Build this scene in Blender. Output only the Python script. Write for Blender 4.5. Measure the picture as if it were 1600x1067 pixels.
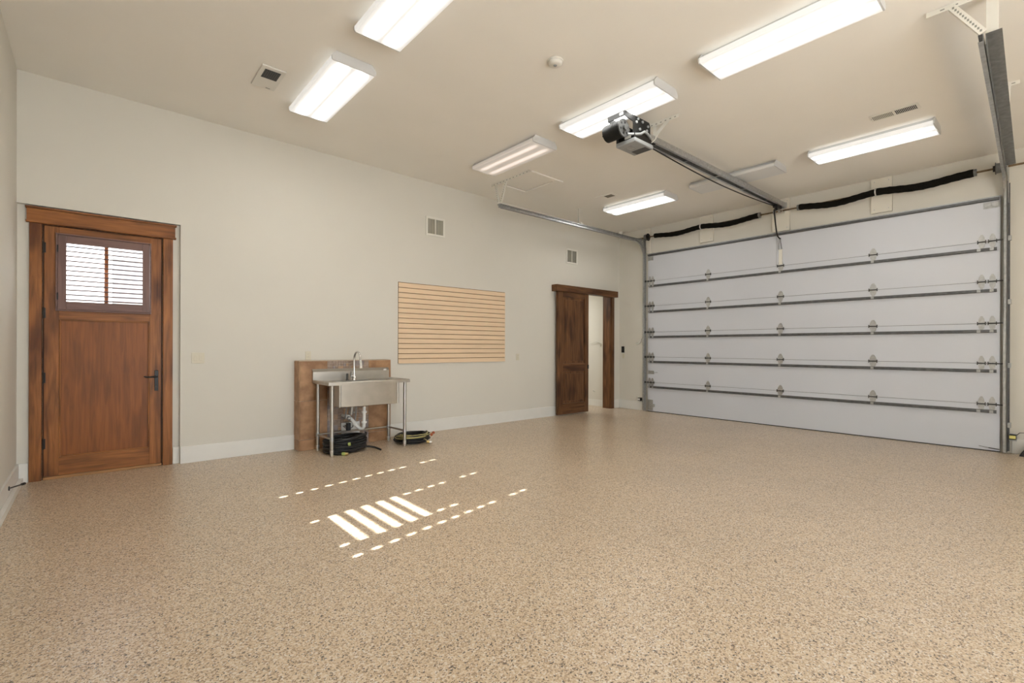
import bpy, bmesh, math, random
from mathutils import Matrix, Vector
random.seed(7)
for o in list(bpy.data.objects): bpy.data.objects.remove(o, do_unlink=True)
S = bpy.context.scene
COL = S.collection
PI = math.pi

# ------------------------------------------------------------------ camera
# room axes: +X towards the garage-door wall, +Y towards the wall with the wooden doors
YAW, ROLL, HCAM = 0.8583, -0.00294, 1.305
fw = Vector((math.cos(YAW), math.sin(YAW), 0)); r0 = Vector((math.sin(YAW), -math.cos(YAW), 0)); u0 = Vector((0, 0, 1))
rt = math.cos(ROLL)*r0 - math.sin(ROLL)*u0; up = math.sin(ROLL)*r0 + math.cos(ROLL)*u0
cam = bpy.data.cameras.new('camera'); co = bpy.data.objects.new('camera', cam); COL.objects.link(co)
cam.sensor_width = 36; cam.lens = 757.5/1600*36; cam.shift_y = 9.66/1600; cam.clip_start = .05; cam.clip_end = 300
mw = Matrix.Identity(4)
for i, v in enumerate((rt, up, -fw)):
    for k in range(3): mw[k][i] = v[k]
mw.translation = (0, 0, HCAM)
co.matrix_world = mw
S.camera = co
# ------------------------------------------------------------------ world, sun, exposure
w = bpy.data.worlds.new('world'); S.world = w; w.use_nodes = True
nt = w.node_tree; bg = nt.nodes['Background']
sky = nt.nodes.new('ShaderNodeTexSky'); sky.sky_type = 'HOSEK_WILKIE'; sky.turbidity = 4.0; sky.ground_albedo = .4
SUN_DIR = Vector((1, .209, -.524)).normalized()
sky.sun_direction = -SUN_DIR
mixn = nt.nodes.new('ShaderNodeMixRGB'); mixn.inputs[0].default_value = .75; mixn.inputs[2].default_value = (.86, .93, 1, 1)
nt.links.new(sky.outputs[0], mixn.inputs[1]); nt.links.new(mixn.outputs[0], bg.inputs[0])
bg.inputs[1].default_value = 5.2
sl = bpy.data.lights.new('sun', 'SUN'); sl.energy = 38; sl.angle = .0093; sl.color = (1, .98, .94)
so = bpy.data.objects.new('sun', sl); COL.objects.link(so); so.rotation_euler = SUN_DIR.to_track_quat('-Z', 'Y').to_euler()
LAMP = 10.0
vs = S.view_settings; vs.view_transform = 'Standard'; vs.look = 'None'; vs.exposure = 0.36; vs.gamma = 1; vs.use_curve_mapping = False

# ------------------------------------------------------------------ materials
MAT = {}
def nodes(name):
    m = bpy.data.materials.new(name); m.use_nodes = True; MAT[name] = m
    return m, m.node_tree, m.node_tree.nodes['Principled BSDF']
def plain(name, col, rough=.6, metal=0, var=.06, scale=6, bump=0, bscale=200, spec=.5):
    m, t, b = nodes(name); N = t.nodes; L = t.links
    tc = N.new('ShaderNodeTexCoord'); n = N.new('ShaderNodeTexNoise'); n.inputs['Scale'].default_value = scale; n.inputs['Detail'].default_value = 3
    L.new(tc.outputs['Object'], n.inputs['Vector'])
    r = N.new('ShaderNodeValToRGB'); c = Vector(col)
    r.color_ramp.elements[0].position = .3; r.color_ramp.elements[1].position = .7
    r.color_ramp.elements[0].color = (*(c*(1-var)), 1); r.color_ramp.elements[1].color = (*(c*(1+var)), 1)
    L.new(n.outputs['Fac'], r.inputs[0]); L.new(r.outputs[0], b.inputs['Base Color'])
    b.inputs['Roughness'].default_value = rough; b.inputs['Metallic'].default_value = metal
    b.inputs['Specular IOR Level'].default_value = spec
    if bump:
        n2 = N.new('ShaderNodeTexNoise'); n2.inputs['Scale'].default_value = bscale; L.new(tc.outputs['Object'], n2.inputs['Vector'])
        bp = N.new('ShaderNodeBump'); bp.inputs['Strength'].default_value = bump; bp.inputs['Distance'].default_value = .002
        L.new(n2.outputs['Fac'], bp.inputs['Height']); L.new(bp.outputs[0], b.inputs['Normal'])
    return m
plain('wall_paint', (.70, .67, .595), .75, var=.012, scale=1.5, bump=.12, bscale=150, spec=.25)
plain('ceiling_paint', (.87, .84, .775), .85, var=.012, scale=1.5, bump=.12, bscale=150, spec=.2)
plain('trim_paint', (.775, .76, .71), .4, var=.015)
plain('board_paint', (.75, .71, .61), .5, var=.02)
plain('white_plastic', (.72, .70, .64), .4, var=.01)
plain('cream_plastic', (.68, .63, .50), .45, var=.01)
plain('white_paint_metal', (.79, .765, .69), .45, var=.03)
plain('pvc', (.82, .82, .80), .3, var=.01)
plain('door_white', (.63, .65, .695), .45, var=.015, scale=.8, bump=.15, bscale=60)
plain('galvanised', (.46, .47, .47), .42, metal=.85, var=.16, scale=30)
plain('galv_dark', (.22, .225, .225), .45, metal=.7, var=.2, scale=20)
plain('strut_steel', (.13, .133, .135), .45, metal=.55, var=.2, scale=20)
plain('hinge_steel', (.50, .51, .51), .36, metal=.85, var=.12, scale=30)
plain('bright_steel', (.75, .75, .74), .28, metal=.9, var=.1, scale=30)
plain('chrome', (.72, .72, .72), .12, metal=1, var=.02)
plain('stainless', (.47, .45, .41), .34, metal=.95, var=.06, scale=9)
plain('black_metal', (.012, .011, .010), .4, metal=.3, var=.2)
plain('dark_bronze', (.035, .026, .02), .45, metal=.5, var=.2)
plain('black_rubber', (.012, .012, .012), .5, var=.3, scale=30)
plain('spring_black', (.008, .007, .005), .85, var=.5, scale=90, bump=.8, bscale=260, spec=.12)
plain('opener_black', (.014, .014, .013), .6, var=.2, scale=25, spec=.2)
plain('opener_grey', (.085, .085, .082), .6, var=.15, scale=25, spec=.2)
plain('charcoal_metal', (.07, .07, .068), .45, metal=.4, var=.2, scale=25)
plain('grey_plastic', (.30, .31, .31), .45, var=.05)
plain('dark_grille', (.035, .036, .04), .6, var=.15, scale=60)
plain('vent_dark', (.30, .30, .26), .7, var=.1)
plain('rust_steel', (.16, .11, .06), .5, metal=.5, var=.3, scale=30)
plain('yellow_plastic', (.72, .66, .22), .5, var=.04)
plain('lime_plastic', (.36, .42, .12), .45, var=.05)
plain('brass', (.70, .55, .25), .3, metal=.9, var=.05)
plain('red_brass', (.45, .12, .05), .4, metal=.3, var=.1)
plain('yellow_stripe', (.45, .39, .15), .5, var=.1)
plain('grout', (.55, .44, .33), .85, var=.05, scale=40)
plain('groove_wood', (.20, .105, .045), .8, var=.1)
plain('concrete_out', (.50, .50, .50), .85, var=.06, scale=2)
plain('house_pale', (.78, .78, .76), .8, var=.02)
plain('house_grey', (.42, .43, .44), .8, var=.03)

def wood(name, col, axis, rough=.42, contrast=.45, knots=True, blotch=.8):
    m, t, b = nodes(name); N = t.nodes; L = t.links
    tc = N.new('ShaderNodeTexCoord'); oi = N.new('ShaderNodeObjectInfo')
    mul = N.new('ShaderNodeMath'); mul.operation = 'MULTIPLY'; mul.inputs[1].default_value = 37.0; L.new(oi.outputs['Random'], mul.inputs[0])
    ad = N.new('ShaderNodeVectorMath'); ad.operation = 'ADD'; L.new(tc.outputs['Object'], ad.inputs[0]); L.new(mul.outputs[0], ad.inputs[1])
    mp = N.new('ShaderNodeMapping'); sc = [16, 16, 16]; sc['XYZ'.index(axis)] = 1.1; mp.inputs['Scale'].default_value = sc; L.new(ad.outputs[0], mp.inputs[0])
    g = N.new('ShaderNodeTexNoise'); g.inputs['Scale'].default_value = 2.2; g.inputs['Detail'].default_value = 6; g.inputs['Distortion'].default_value = .6; L.new(mp.outputs[0], g.inputs['Vector'])
    mp2 = N.new('ShaderNodeMapping'); s2 = [3.2, 3.2, 3.2]; s2['XYZ'.index(axis)] = 1.0; mp2.inputs['Scale'].default_value = s2; L.new(ad.outputs[0], mp2.inputs[0])
    k = N.new('ShaderNodeTexNoise'); k.inputs['Scale'].default_value = 1.6; k.inputs['Detail'].default_value = 2; L.new(mp2.outputs[0], k.inputs['Vector'])
    r = N.new('ShaderNodeValToRGB'); e = r.color_ramp.elements; c = Vector(col)
    e[0].position = .28; e[0].color = (*(c*(1-contrast)), 1); e[1].position = .72; e[1].color = (*(c*(1+contrast*.7)), 1)
    L.new(g.outputs['Fac'], r.inputs[0])
    r2 = N.new('ShaderNodeValToRGB'); e2 = r2.color_ramp.elements
    e2[0].position = .33; e2[0].color = (.42, .36, .33, 1) if knots else (blotch, blotch, blotch, 1); e2[1].position = .52; e2[1].color = (1, 1, 1, 1)
    L.new(k.outputs['Fac'], r2.inputs[0])
    mx = N.new('ShaderNodeMixRGB'); mx.blend_type = 'MULTIPLY'; mx.inputs[0].default_value = 1
    L.new(r.outputs[0], mx.inputs[1]); L.new(r2.outputs[0], mx.inputs[2]); L.new(mx.outputs[0], b.inputs['Base Color'])
    b.inputs['Roughness'].default_value = rough; b.inputs['Specular IOR Level'].default_value = .3
    bp = N.new('ShaderNodeBump'); bp.inputs['Strength'].default_value = .12; bp.inputs['Distance'].default_value = .001
    L.new(g.outputs['Fac'], bp.inputs['Height']); L.new(bp.outputs[0], b.inputs['Normal'])
wood('alder_v', (.32, .120, .031), 'Z'); wood('alder_h', (.32, .120, .031), 'X')
wood('alder_panel', (.275, .092, .021), 'Z', knots=False, contrast=.3)
wood('walnut_v', (.150, .067, .026), 'Z', contrast=.55); wood('walnut_h', (.150, .067, .026), 'X', contrast=.55)
wood('shutter_v', (.205, .118, .098), 'Z', contrast=.2, knots=False); wood('shutter_h', (.205, .118, .098), 'X', contrast=.2, knots=False)
wood('muntin_wood', (.45, .17, .06), 'Z', contrast=.2, knots=False)
wood('oak_sill', (.42, .22, .09), 'X', contrast=.25, knots=False)
wood('maple', (.83, .63, .425), 'X', contrast=.06, knots=False, rough=.5, blotch=.97)
def tile_mat(name, a, b_, scale=7, rough=.45):
    m, t, b = nodes(name); N = t.nodes; L = t.links
    tc = N.new('ShaderNodeTexCoord'); oi = N.new('ShaderNodeObjectInfo')
    mul = N.new('ShaderNodeMath'); mul.operation = 'MULTIPLY'; mul.inputs[1].default_value = 53.0; L.new(oi.outputs['Random'], mul.inputs[0])
    ad = N.new('ShaderNodeVectorMath'); ad.operation = 'ADD'; L.new(tc.outputs['Object'], ad.inputs[0]); L.new(mul.outputs[0], ad.inputs[1])
    n = N.new('ShaderNodeTexNoise'); n.inputs['Scale'].default_value = scale; n.inputs['Detail'].default_value = 5; L.new(ad.outputs[0], n.inputs['Vector'])
    r = N.new('ShaderNodeValToRGB'); e = r.color_ramp.elements; e[0].position = .35; e[1].position = .68; e[0].color = (*a, 1); e[1].color = (*b_, 1)
    L.new(n.outputs['Fac'], r.inputs[0]); L.new(r.outputs[0], b.inputs['Base Color']); b.inputs['Roughness'].default_value = rough
tile_mat('tile_brown', (.27, .135, .060), (.48, .275, .14))
tile_mat('mosaic_mauve', (.28, .20, .15), (.42, .32, .25), 20)
tile_mat('mosaic_tan', (.40, .25, .15), (.52, .35, .23), 20)
tile_mat('mosaic_slate', (.24, .195, .185), (.35, .295, .28), 20)

def floor_mat():
    m, t, b = nodes('epoxy_chip_floor'); N = t.nodes; L = t.links
    tc = N.new('ShaderNodeTexCoord')
    nz = N.new('ShaderNodeTexNoise'); nz.inputs['Scale'].default_value = 60; L.new(tc.outputs['Object'], nz.inputs['Vector'])
    mxv = N.new('ShaderNodeMixRGB'); mxv.inputs[0].default_value = .012; L.new(tc.outputs['Object'], mxv.inputs[1]); L.new(nz.outputs['Color'], mxv.inputs[2])
    v = N.new('ShaderNodeTexVoronoi'); v.inputs['Scale'].default_value = 165; L.new(mxv.outputs[0], v.inputs['Vector'])
    sp = N.new('ShaderNodeSeparateColor'); L.new(v.outputs['Color'], sp.inputs[0])
    r = N.new('ShaderNodeValToRGB'); r.color_ramp.interpolation = 'CONSTANT'
    e = r.color_ramp.elements
    stops = [(0, (.10, .08, .065)), (.065, (.32, .225, .145)), (.22, (.54, .405, .265)), (.48, (.63, .495, .345)), (.70, (.68, .56, .41)), (.88, (.72, .655, .57))]
    e[0].position = 0; e[0].color = (*stops[0][1], 1); e[1].position = stops[1][0]; e[1].color = (*stops[1][1], 1)
    for p, c in stops[2:]:
        q = e.new(p); q.color = (*c, 1)
    L.new(sp.outputs[0], r.inputs[0])
    n2 = N.new('ShaderNodeTexNoise'); n2.inputs['Scale'].default_value = .9; n2.inputs['Detail'].default_value = 3; L.new(tc.outputs['Object'], n2.inputs['Vector'])
    r2 = N.new('ShaderNodeValToRGB'); r2.color_ramp.elements[0].position = .3; r2.color_ramp.elements[1].position = .7
    r2.color_ramp.elements[0].color = (.93, .92, .91, 1); r2.color_ramp.elements[1].color = (1.04, 1.03, 1.02, 1); L.new(n2.outputs['Fac'], r2.inputs[0])
    mm = N.new('ShaderNodeMixRGB'); mm.blend_type = 'MULTIPLY'; mm.inputs[0].default_value = 1; L.new(r.outputs[0], mm.inputs[1]); L.new(r2.outputs[0], mm.inputs[2])
    L.new(mm.outputs[0], b.inputs['Base Color'])
    b.inputs['Roughness'].default_value = .36; b.inputs['Specular IOR Level'].default_value = .5
    b.inputs['Coat Weight'].default_value = .3; b.inputs['Coat Roughness'].default_value = .27
    n3 = N.new('ShaderNodeTexNoise'); n3.inputs['Scale'].default_value = 90; L.new(tc.outputs['Object'], n3.inputs['Vector'])
    bp = N.new('ShaderNodeBump'); bp.inputs['Strength'].default_value = .10; bp.inputs['Distance'].default_value = .002
    L.new(n3.outputs['Fac'], bp.inputs['Height']); L.new(bp.outputs[0], b.inputs['Normal'])
floor_mat()
plain('joint_filler', (.47, .37, .265), .6, var=.1, scale=40)

def lamp_mat(name, col, peak, base):
    # acrylic lens glowing over two tubes that run along local Y
    m = bpy.data.materials.new(name); m.use_nodes = True; MAT[name] = m; t = m.node_tree; N = t.nodes; L = t.links
    b = N['Principled BSDF']; b.inputs['Base Color'].default_value = (.6, .6, .585, 1); b.inputs['Roughness'].default_value = .3
    tc = N.new('ShaderNodeTexCoord'); sp = N.new('ShaderNodeSeparateXYZ'); L.new(tc.outputs['Object'], sp.inputs[0])
    def M(op, a, c=None):
        n = N.new('ShaderNodeMath'); n.operation = op
        for i, q in enumerate((a, c)):
            if q is None: continue
            if isinstance(q, (int, float)): n.inputs[i].default_value = q
            else: L.new(q, n.inputs[i])
        return n.outputs[0]
    d = M('DIVIDE', M('SUBTRACT', M('ABSOLUTE', sp.outputs[0]), .088), .036)
    g = M('EXPONENT', M('MULTIPLY', M('MULTIPLY', d, d), -1.0))
    ye = M('DIVIDE', M('SUBTRACT', .60, M('ABSOLUTE', sp.outputs[1])), .10)
    n = N.new('ShaderNodeClamp'); L.new(ye, n.inputs[0])
    s = M('ADD', M('MULTIPLY', M('MULTIPLY', g, n.outputs[0]), peak), base)
    b.inputs['Emission Color'].default_value = (*col, 1); L.new(s, b.inputs['Emission Strength'])
lamp_mat('lens_lit', (1, .985, .95), LAMP*2.1, .40)
lamp_mat('lens_dim', (1, .84, .74), .50, .16)
plain('lens_off', (.74, .74, .72), .3, var=.01)
plain('fixture_white', (.62, .62, .61), .45, var=.01)

def glass_mat():
    m = bpy.data.materials.new('clear_glass'); m.use_nodes = True; MAT['clear_glass'] = m; t = m.node_tree; N = t.nodes; L = t.links
    tr = N.new('ShaderNodeBsdfTransparent'); gl = N.new('ShaderNodeBsdfGlossy'); gl.inputs['Roughness'].default_value = .02
    mx = N.new('ShaderNodeMixShader'); mx.inputs[0].default_value = .06
    L.new(tr.outputs[0], mx.inputs[1]); L.new(gl.outputs[0], mx.inputs[2]); L.new(mx.outputs[0], N['Material Output'].inputs[0])
glass_mat()

# ------------------------------------------------------------------ mesh helpers
class MB:
    def __init__(s): s.v = []; s.f = []; s.sm = []
    def add(s, vs, fs, smooth=False):
        o = len(s.v); s.v += [tuple(p) for p in vs]
        for f in fs: s.f.append(tuple(i+o for i in f)); s.sm.append(smooth)
        return s
    def box(s, x0, y0, z0, x1, y1, z1):
        return s.add([(x0,y0,z0),(x1,y0,z0),(x1,y1,z0),(x0,y1,z0),(x0,y0,z1),(x1,y0,z1),(x1,y1,z1),(x0,y1,z1)],
                     [(3,2,1,0),(4,5,6,7),(0,1,5,4),(1,2,6,5),(2,3,7,6),(3,0,4,7)])
    def bar(s, p, q, w, h, up=(0,0,1)):
        p = Vector(p); q = Vector(q); d = (q-p).normalized(); u = Vector(up)
        if abs(d.dot(u)) > .98: u = Vector((1,0,0))
        a = d.cross(u).normalized()*w/2; b = a.cross(d).normalized()*h/2
        vs = [p-a-b, p+a-b, p+a+b, p-a+b, q-a-b, q+a-b, q+a+b, q-a+b]
        return s.add(vs, [(0,1,2,3),(7,6,5,4),(4,5,1,0),(5,6,2,1),(6,7,3,2),(7,4,0,3)])
    def prism(s, poly, axis, a, b, smooth=False):
        # poly: 2D points; axis X:(y,z) Y:(x,z) Z:(x,y)
        def P(p, t): return {'X': (t, p[0], p[1]), 'Y': (p[0], t, p[1]), 'Z': (p[0], p[1], t)}[axis]
        n = len(poly); vs = [P(p, a) for p in poly] + [P(p, b) for p in poly]
        s.add(vs, [(i, (i+1) % n, (i+1) % n+n, i+n) for i in range(n)], smooth)
        s.add(vs, [tuple(range(n-1, -1, -1)), tuple(range(n, 2*n))]); return s
    def tube(s, path, r, n=10, caps=True, closed=False):
        path = [Vector(p) for p in path]; m = len(path); rings = []
        T = []
        for i in range(m):
            a = path[(i-1) % m] if (closed or i > 0) else path[i]; b = path[(i+1) % m] if (closed or i < m-1) else path[i]
            T.append((b-a).normalized())
        u = Vector((0,0,1)) if abs(T[0].z) < .9 else Vector((1,0,0))
        u = (u - T[0]*u.dot(T[0])).normalized()
        vs = []
        for i in range(m):
            u = (u - T[i]*u.dot(T[i])).normalized(); w_ = T[i].cross(u)
            rr = r[i] if isinstance(r, (list, tuple)) else r
            vs += [path[i] + (u*math.cos(2*PI*k/n) + w_*math.sin(2*PI*k/n))*rr for k in range(n)]
        fs = []
        for i in range(m if closed else m-1):
            j = (i+1) % m
            fs += [(i*n+k, i*n+(k+1) % n, j*n+(k+1) % n, j*n+k) for k in range(n)]
        s.add(vs, fs, True)
        if caps and not closed:
            s.add(vs[:n], [tuple(range(n-1, -1, -1))]); s.add(vs[-n:], [tuple(range(n))])
        return s
    def cyl(s, p, q, r, n=16, r2=None):
        return s.tube([p, q], [r, r if r2 is None else r2], n)
    def lathe(s, prof, c, n=24):
        # prof: (radius, z) pairs round a vertical axis through c
        c = Vector(c); m = len(prof); vs = []
        for r, z in prof: vs += [c+Vector((r*math.cos(2*PI*k/n), r*math.sin(2*PI*k/n), z)) for k in range(n)]
        s.add(vs, [(i*n+k, i*n+(k+1) % n, (i+1)*n+(k+1) % n, (i+1)*n+k) for i in range(m-1) for k in range(n)], True)
        s.add(vs[:n], [tuple(range(n-1, -1, -1))]); s.add(vs[-n:], [tuple(range(n))]); return s
    def ball(s, c, r, n=12):
        pr = [(max(1e-4, r*math.sin(PI*i/8)), -r*math.cos(PI*i/8)) for i in range(9)]
        return s.lathe(pr, c, n)
    def sweep(s, path, prof, side):
        # sweep a closed 2D profile (a along side vector, b along the path normal) along a planar path
        path = [Vector(p) for p in path]; side = Vector(side); m = len(path); n = len(prof); vs = []
        for i in range(m):
            t = (path[min(i+1, m-1)]-path[max(i-1, 0)]).normalized(); nrm = t.cross(side).normalized()
            vs += [path[i]+side*a+nrm*b for a, b in prof]
        s.add(vs, [(i*n+k, i*n+(k+1) % n, (i+1)*n+(k+1) % n, (i+1)*n+k) for i in range(m-1) for k in range(n)])
        s.add(vs[:n], [tuple(range(n-1, -1, -1))]); s.add(vs[-n:], [tuple(range(n))]); return s
def mesh(name, mb, off=(0,0,0)):
    me = bpy.data.meshes.new(name); ox, oy, oz = off
    me.from_pydata([(x-ox, y-oy, z-oz) for x, y, z in mb.v], [], mb.f)
    me.polygons.foreach_set('use_smooth', mb.sm)
    bm = bmesh.new(); bm.from_mesh(me); bmesh.ops.recalc_face_normals(bm, faces=bm.faces); bm.to_mesh(me); bm.free()
    me.update(); return me
ORG = {}
def obj(name, mb, mat, parent=None, bevel=0, local=False, **tags):
    # mb is given in room coordinates (or in the thing's own when local)
    off = (0,0,0) if (local or parent is None) else ORG[parent.name]
    me = mesh(name, mb, off); me.materials.append(MAT[mat])
    o = bpy.data.objects.new(name, me); COL.objects.link(o); o.parent = parent
    if parent is not None: ORG[o.name] = (0,0,0) if local else ORG[parent.name]
    else: ORG[o.name] = (0,0,0)
    if bevel:
        b = o.modifiers.new('bevel', 'BEVEL'); b.width = bevel; b.segments = 2; b.limit_method = 'ANGLE'
    for k, v in tags.items(): o[k] = v
    return o
def copy_at(src, parent, loc):
    c = src.copy(); COL.objects.link(c); c.parent = parent; c.location = loc; ORG[c.name] = ORG[src.name]; return c
def thing(name, label, cat, loc, group=None, rot=(0,0,0), kind=None):
    o = bpy.data.objects.new(name, None); COL.objects.link(o); o.location = loc; o.rotation_euler = rot; o.empty_display_size = .1
    o['label'] = label; o['category'] = cat; ORG[o.name] = tuple(loc)
    if group: o['group'] = group
    if kind: o['kind'] = kind
    return o
def struct(name, mb, mat, label, cat, bevel=0):
    return obj(name, mb, mat, None, bevel, kind='structure', label=label, category=cat)
def B(*a): return MB().box(*a)

# ------------------------------------------------------------------ the room
XL, XR, YB, YF, T = -.55, 8.735, 6.51, -2.8, .2
SLOPE = .0117
def cz(x): return 3.915 - SLOPE*(x-XL)
CR = (0, SLOPE, 0)
fl = struct('floor', B(XL-T, YF-T, -.15, XR+T, 9.1, 0), 'epoxy_chip_floor', 'tan flake epoxy garage floor with a glossy coat', 'floor')
for nm, a in (('floor_joint', (XL, 3.012, 0, XR-.05, 3.020, .0006)), ('floor_joint', (2.776, YF, 0, 2.784, YB-.02, .0006)), ('floor_joint', (5.820, YF, 0, 5.828, YB-.02, .0006))):
    obj(nm, B(*a), 'joint_filler', fl)
m = MB(); x0, x1, y0, y1 = XL-T, XR+T, YF-T, YB+T
m.add([(x0,y0,cz(x0)),(x1,y0,cz(x1)),(x1,y1,cz(x1)),(x0,y1,cz(x0)),(x0,y0,4.2),(x1,y0,4.2),(x1,y1,4.2),(x0,y1,4.2)],
      [(0,1,2,3),(7,6,5,4),(4,5,1,0),(5,6,2,1),(6,7,3,2),(7,4,0,3)])
struct('ceiling', m, 'ceiling_paint', 'cream painted ceiling sloping gently down to the garage door', 'ceiling')
# back wall: shallow recess round the entry door, opening for the sliding door
RX, RZ, RD = .735, 2.662, .05
DX0, DX1, DZ = -.375, .577, 2.50
BX0, BX1, BZ = 7.57, 8.43, 2.42
m = MB(); H = 4.1
m.box(XL, YB+RD, 0, DX0, YB+T, RZ); m.box(DX1, YB+RD, 0, RX, YB+T, RZ); m.box(DX0, YB+RD, DZ, DX1, YB+T, RZ)
m.box(XL, YB, RZ, RX, YB+T, H)
m.box(RX, YB, 0, BX0, YB+T, H); m.box(BX0, YB, BZ, BX1, YB+T, H); m.box(BX1, YB, 0, XR+T, YB+T, H)
struct('wall_back', m, 'wall_paint', 'cream wall with the wooden entry door, sink and slat board', 'wall')
# garage-door wall
m = MB(); m.box(XR, YF-T, 0, XR+T, .66, H); m.box(XR, 5.70, 0, XR+T, YB, H); m.box(XR, .66, 3.18, XR+T, 5.70, H)
struct('wall_right', m, 'wall_paint', 'cream wall around the white sectional garage door', 'wall')
# left wall with a shuttered window that lets the sun stripes in
WY0, WY1, WZ0, WZ1 = 1.86, 4.23, .86, 2.02
m = MB(); m.box(XL-T, YF-T, 0, XL, WY0, H); m.box(XL-T, WY1, 0, XL, YB+T, H); m.box(XL-T, WY0, 0, XL, WY1, WZ0); m.box(XL-T, WY0, WZ1, XL, WY1, H)
struct('wall_left', m, 'wall_paint', 'narrow strip of cream wall at the left edge', 'wall')
# unseen wall behind the camera; its open bay is added to let daylight in
OX0, OX1, OZ = -.3, 4.1, 3.1
m = MB(); m.box(XL, YF-T, 0, OX0, YF, H); m.box(OX1, YF-T, 0, XR, YF, H); m.box(OX0, YF-T, OZ, OX1, YF, H)
struct('wall_front', m, 'wall_paint', 'cream wall behind the viewer with an added open bay letting in daylight', 'wall')
# small lobby behind the sliding door
m = MB(); m.box(8.60, YB+T, 0, 8.72, 9, 2.75); m.box(6.2, YB+T, 0, 6.32, 9, 2.75); m.box(6.2, 9, 0, 8.72, 9.1, 2.75); m.box(6.2, YB+T, 2.75, 8.72, 9.1, 2.85)
struct('wall_lobby', m, 'wall_paint', 'pale lobby wall seen through the open sliding door', 'wall')
al = bpy.data.lights.new('lobby_fill', 'AREA'); al.energy = 22; al.size = .5; al.color = (1, .99, .95)  # added fill light to brighten the lobby, no fixture behind it
ao = bpy.data.objects.new('lobby_fill', al); COL.objects.link(ao); ao.location = (7.5, 7.9, 2.72)
# baseboards
BH, BT = .186, .018
m = MB(); m.box(RX, YB-BT, 0, 1.944, YB, BH); m.box(3.196, YB-BT, 0, 7.46, YB, BH); m.box(8.535, YB-BT, 0, XR-BT, YB, BH)
m.box(.672, YB+RD-BT, 0, RX-.001, YB+RD, BH); m.box(XL, YB+RD-BT, 0, -.47, YB+RD, BH)
struct('baseboard_back', m, 'trim_paint', 'plain white baseboard along the back wall', 'baseboard', .003)
m = MB(); m.box(XR-BT, 5.83, 0, XR, YB-BT, BH); m.box(XR-BT, YF, 0, XR, .50, BH)
struct('baseboard_right', m, 'trim_paint', 'white baseboard either side of the garage door', 'baseboard', .003)
m = MB(); m.box(XL, YF, 0, XL+BT, YB+RD-BT, BH); m.box(XL+BT, YF, 0, XL+.05, YB+RD-BT-.04, .055)
struct('baseboard_left', m, 'trim_paint', 'white baseboard with a low curb along the left wall', 'baseboard', .003)
m = MB(); m.box(8.585, YB+T, 0, 8.60, 9, .14)
struct('baseboard_lobby', m, 'trim_paint', 'white baseboard inside the lobby', 'baseboard')

# ---- shuttered window in the left wall (source of the sun stripes)
win = thing('window_1', 'shuttered window in the left wall throwing sun stripes on the floor', 'window', (-.60, 3.04, WZ0), kind='structure')
PITCH, Z0 = .0755, .915
def gapz(k): return (1.26 + .1435*k + .60)*.524          # height at the shutter of the k-th gap
for lo in (1.961, 2.735, 3.525):
    hi = lo+.601
    for a, b in ((lo-.095, lo), (hi, hi+.095)):
        obj('shutter_stile', B(-.615, a, WZ0, -.585, b, WZ1), 'shutter_v', win)
    zt = gapz(12)+.5*PITCH; zb = gapz(0)-.5*PITCH; zm = gapz(10)
    for a, b in ((WZ0, zb), (zt, WZ1), (zm-.5*PITCH, zm+.5*PITCH)):
        obj('shutter_rail', B(-.615, lo, a, -.585, hi, b), 'shutter_h', win)
    for k in range(13):
        if k == 10: continue
        z = gapz(k)
        if abs(lo-2.735) < .01 and 1 <= k <= 5:
            # opened louver just above the slot it leaves free
            obj('louver', MB().prism([(-.638, z+.5*PITCH-.004), (-.562, z+.5*PITCH-.003), (-.562, z+.5*PITCH+.004), (-.638, z+.5*PITCH+.003)], 'Y', lo, hi), 'shutter_h', win)
            if k == 1: obj('sun_mask_lip', B(-.604, lo, z-.5*PITCH, -.600, hi, z-.21*PITCH), 'shutter_h', win)  # added plate, narrows the sun bar nearest the window
        else:
            q = MB(); n0 = lo+(.034 if (abs(lo-2.735) < .01 and k < 8) else 0)
            q.box(-.604, n0, z-.5*PITCH, -.600, hi-.034, z+.5*PITCH)
            for a, b in ((lo, n0), (hi-.034, hi)):
                if b > a: q.box(-.604, a, z-.5*PITCH, -.600, b, z-.20*PITCH); q.box(-.604, a, z+.20*PITCH, -.600, b, z+.5*PITCH)  # invented end notches, shaped to let the sun through as dashes
            obj('louver', q, 'shutter_h', win)

# ------------------------------------------------------------------ entry door (door_1)
d1 = thing('door_1', 'knotty alder entry door with a louvered shutter over its window', 'door', (.1, 6.56, 0), kind='structure')
CY0, CY1 = YB+RD-.028, YB+RD          # casing
SY0, SY1 = YB+RD+.012, YB+RD+.057     # door leaf
obj('casing', B(-.466, CY0, 0, -.378, CY1, 2.4955), 'alder_v', d1, .003)
obj('casing', B(.580, CY0, 0, .668, CY1, 2.4955), 'alder_v', d1, .003)
hd = obj('header', B(-.484, CY0-.008, 2.515, .688, CY1, 2.632), 'alder_h', d1, .002)
obj('header_cap', B(-.494, CY0-.022, 2.632, .700, CY1, 2.650), 'alder_h', hd, .003)
obj('header_fillet', B(-.490, CY0-.016, 2.496, .696, CY1, 2.5145), 'alder_h', hd, .003)
obj('jamb', B(-.378, CY1, 0, -.370, YB+T, 2.50).box(.572, CY1, 0, .580, YB+T, 2.50).box(-.37, CY1, 2.492, .572, YB+T, 2.50).box(-.37, SY1, 0, -.35, SY1+.03, 2.49).box(.552, SY1, 0, .572, SY1+.03, 2.49).box(-.37, SY1, 2.47, .572, SY1+.03, 2.4915), 'walnut_v', d1)
obj('threshold', B(-.368, YB+RD-.02, 0, .57, YB+T, .026), 'oak_sill', d1, .004)
obj('stile', B(-.364, SY0, .0275, -.257, SY1, 2.488), 'alder_v', d1, .0015)
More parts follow.
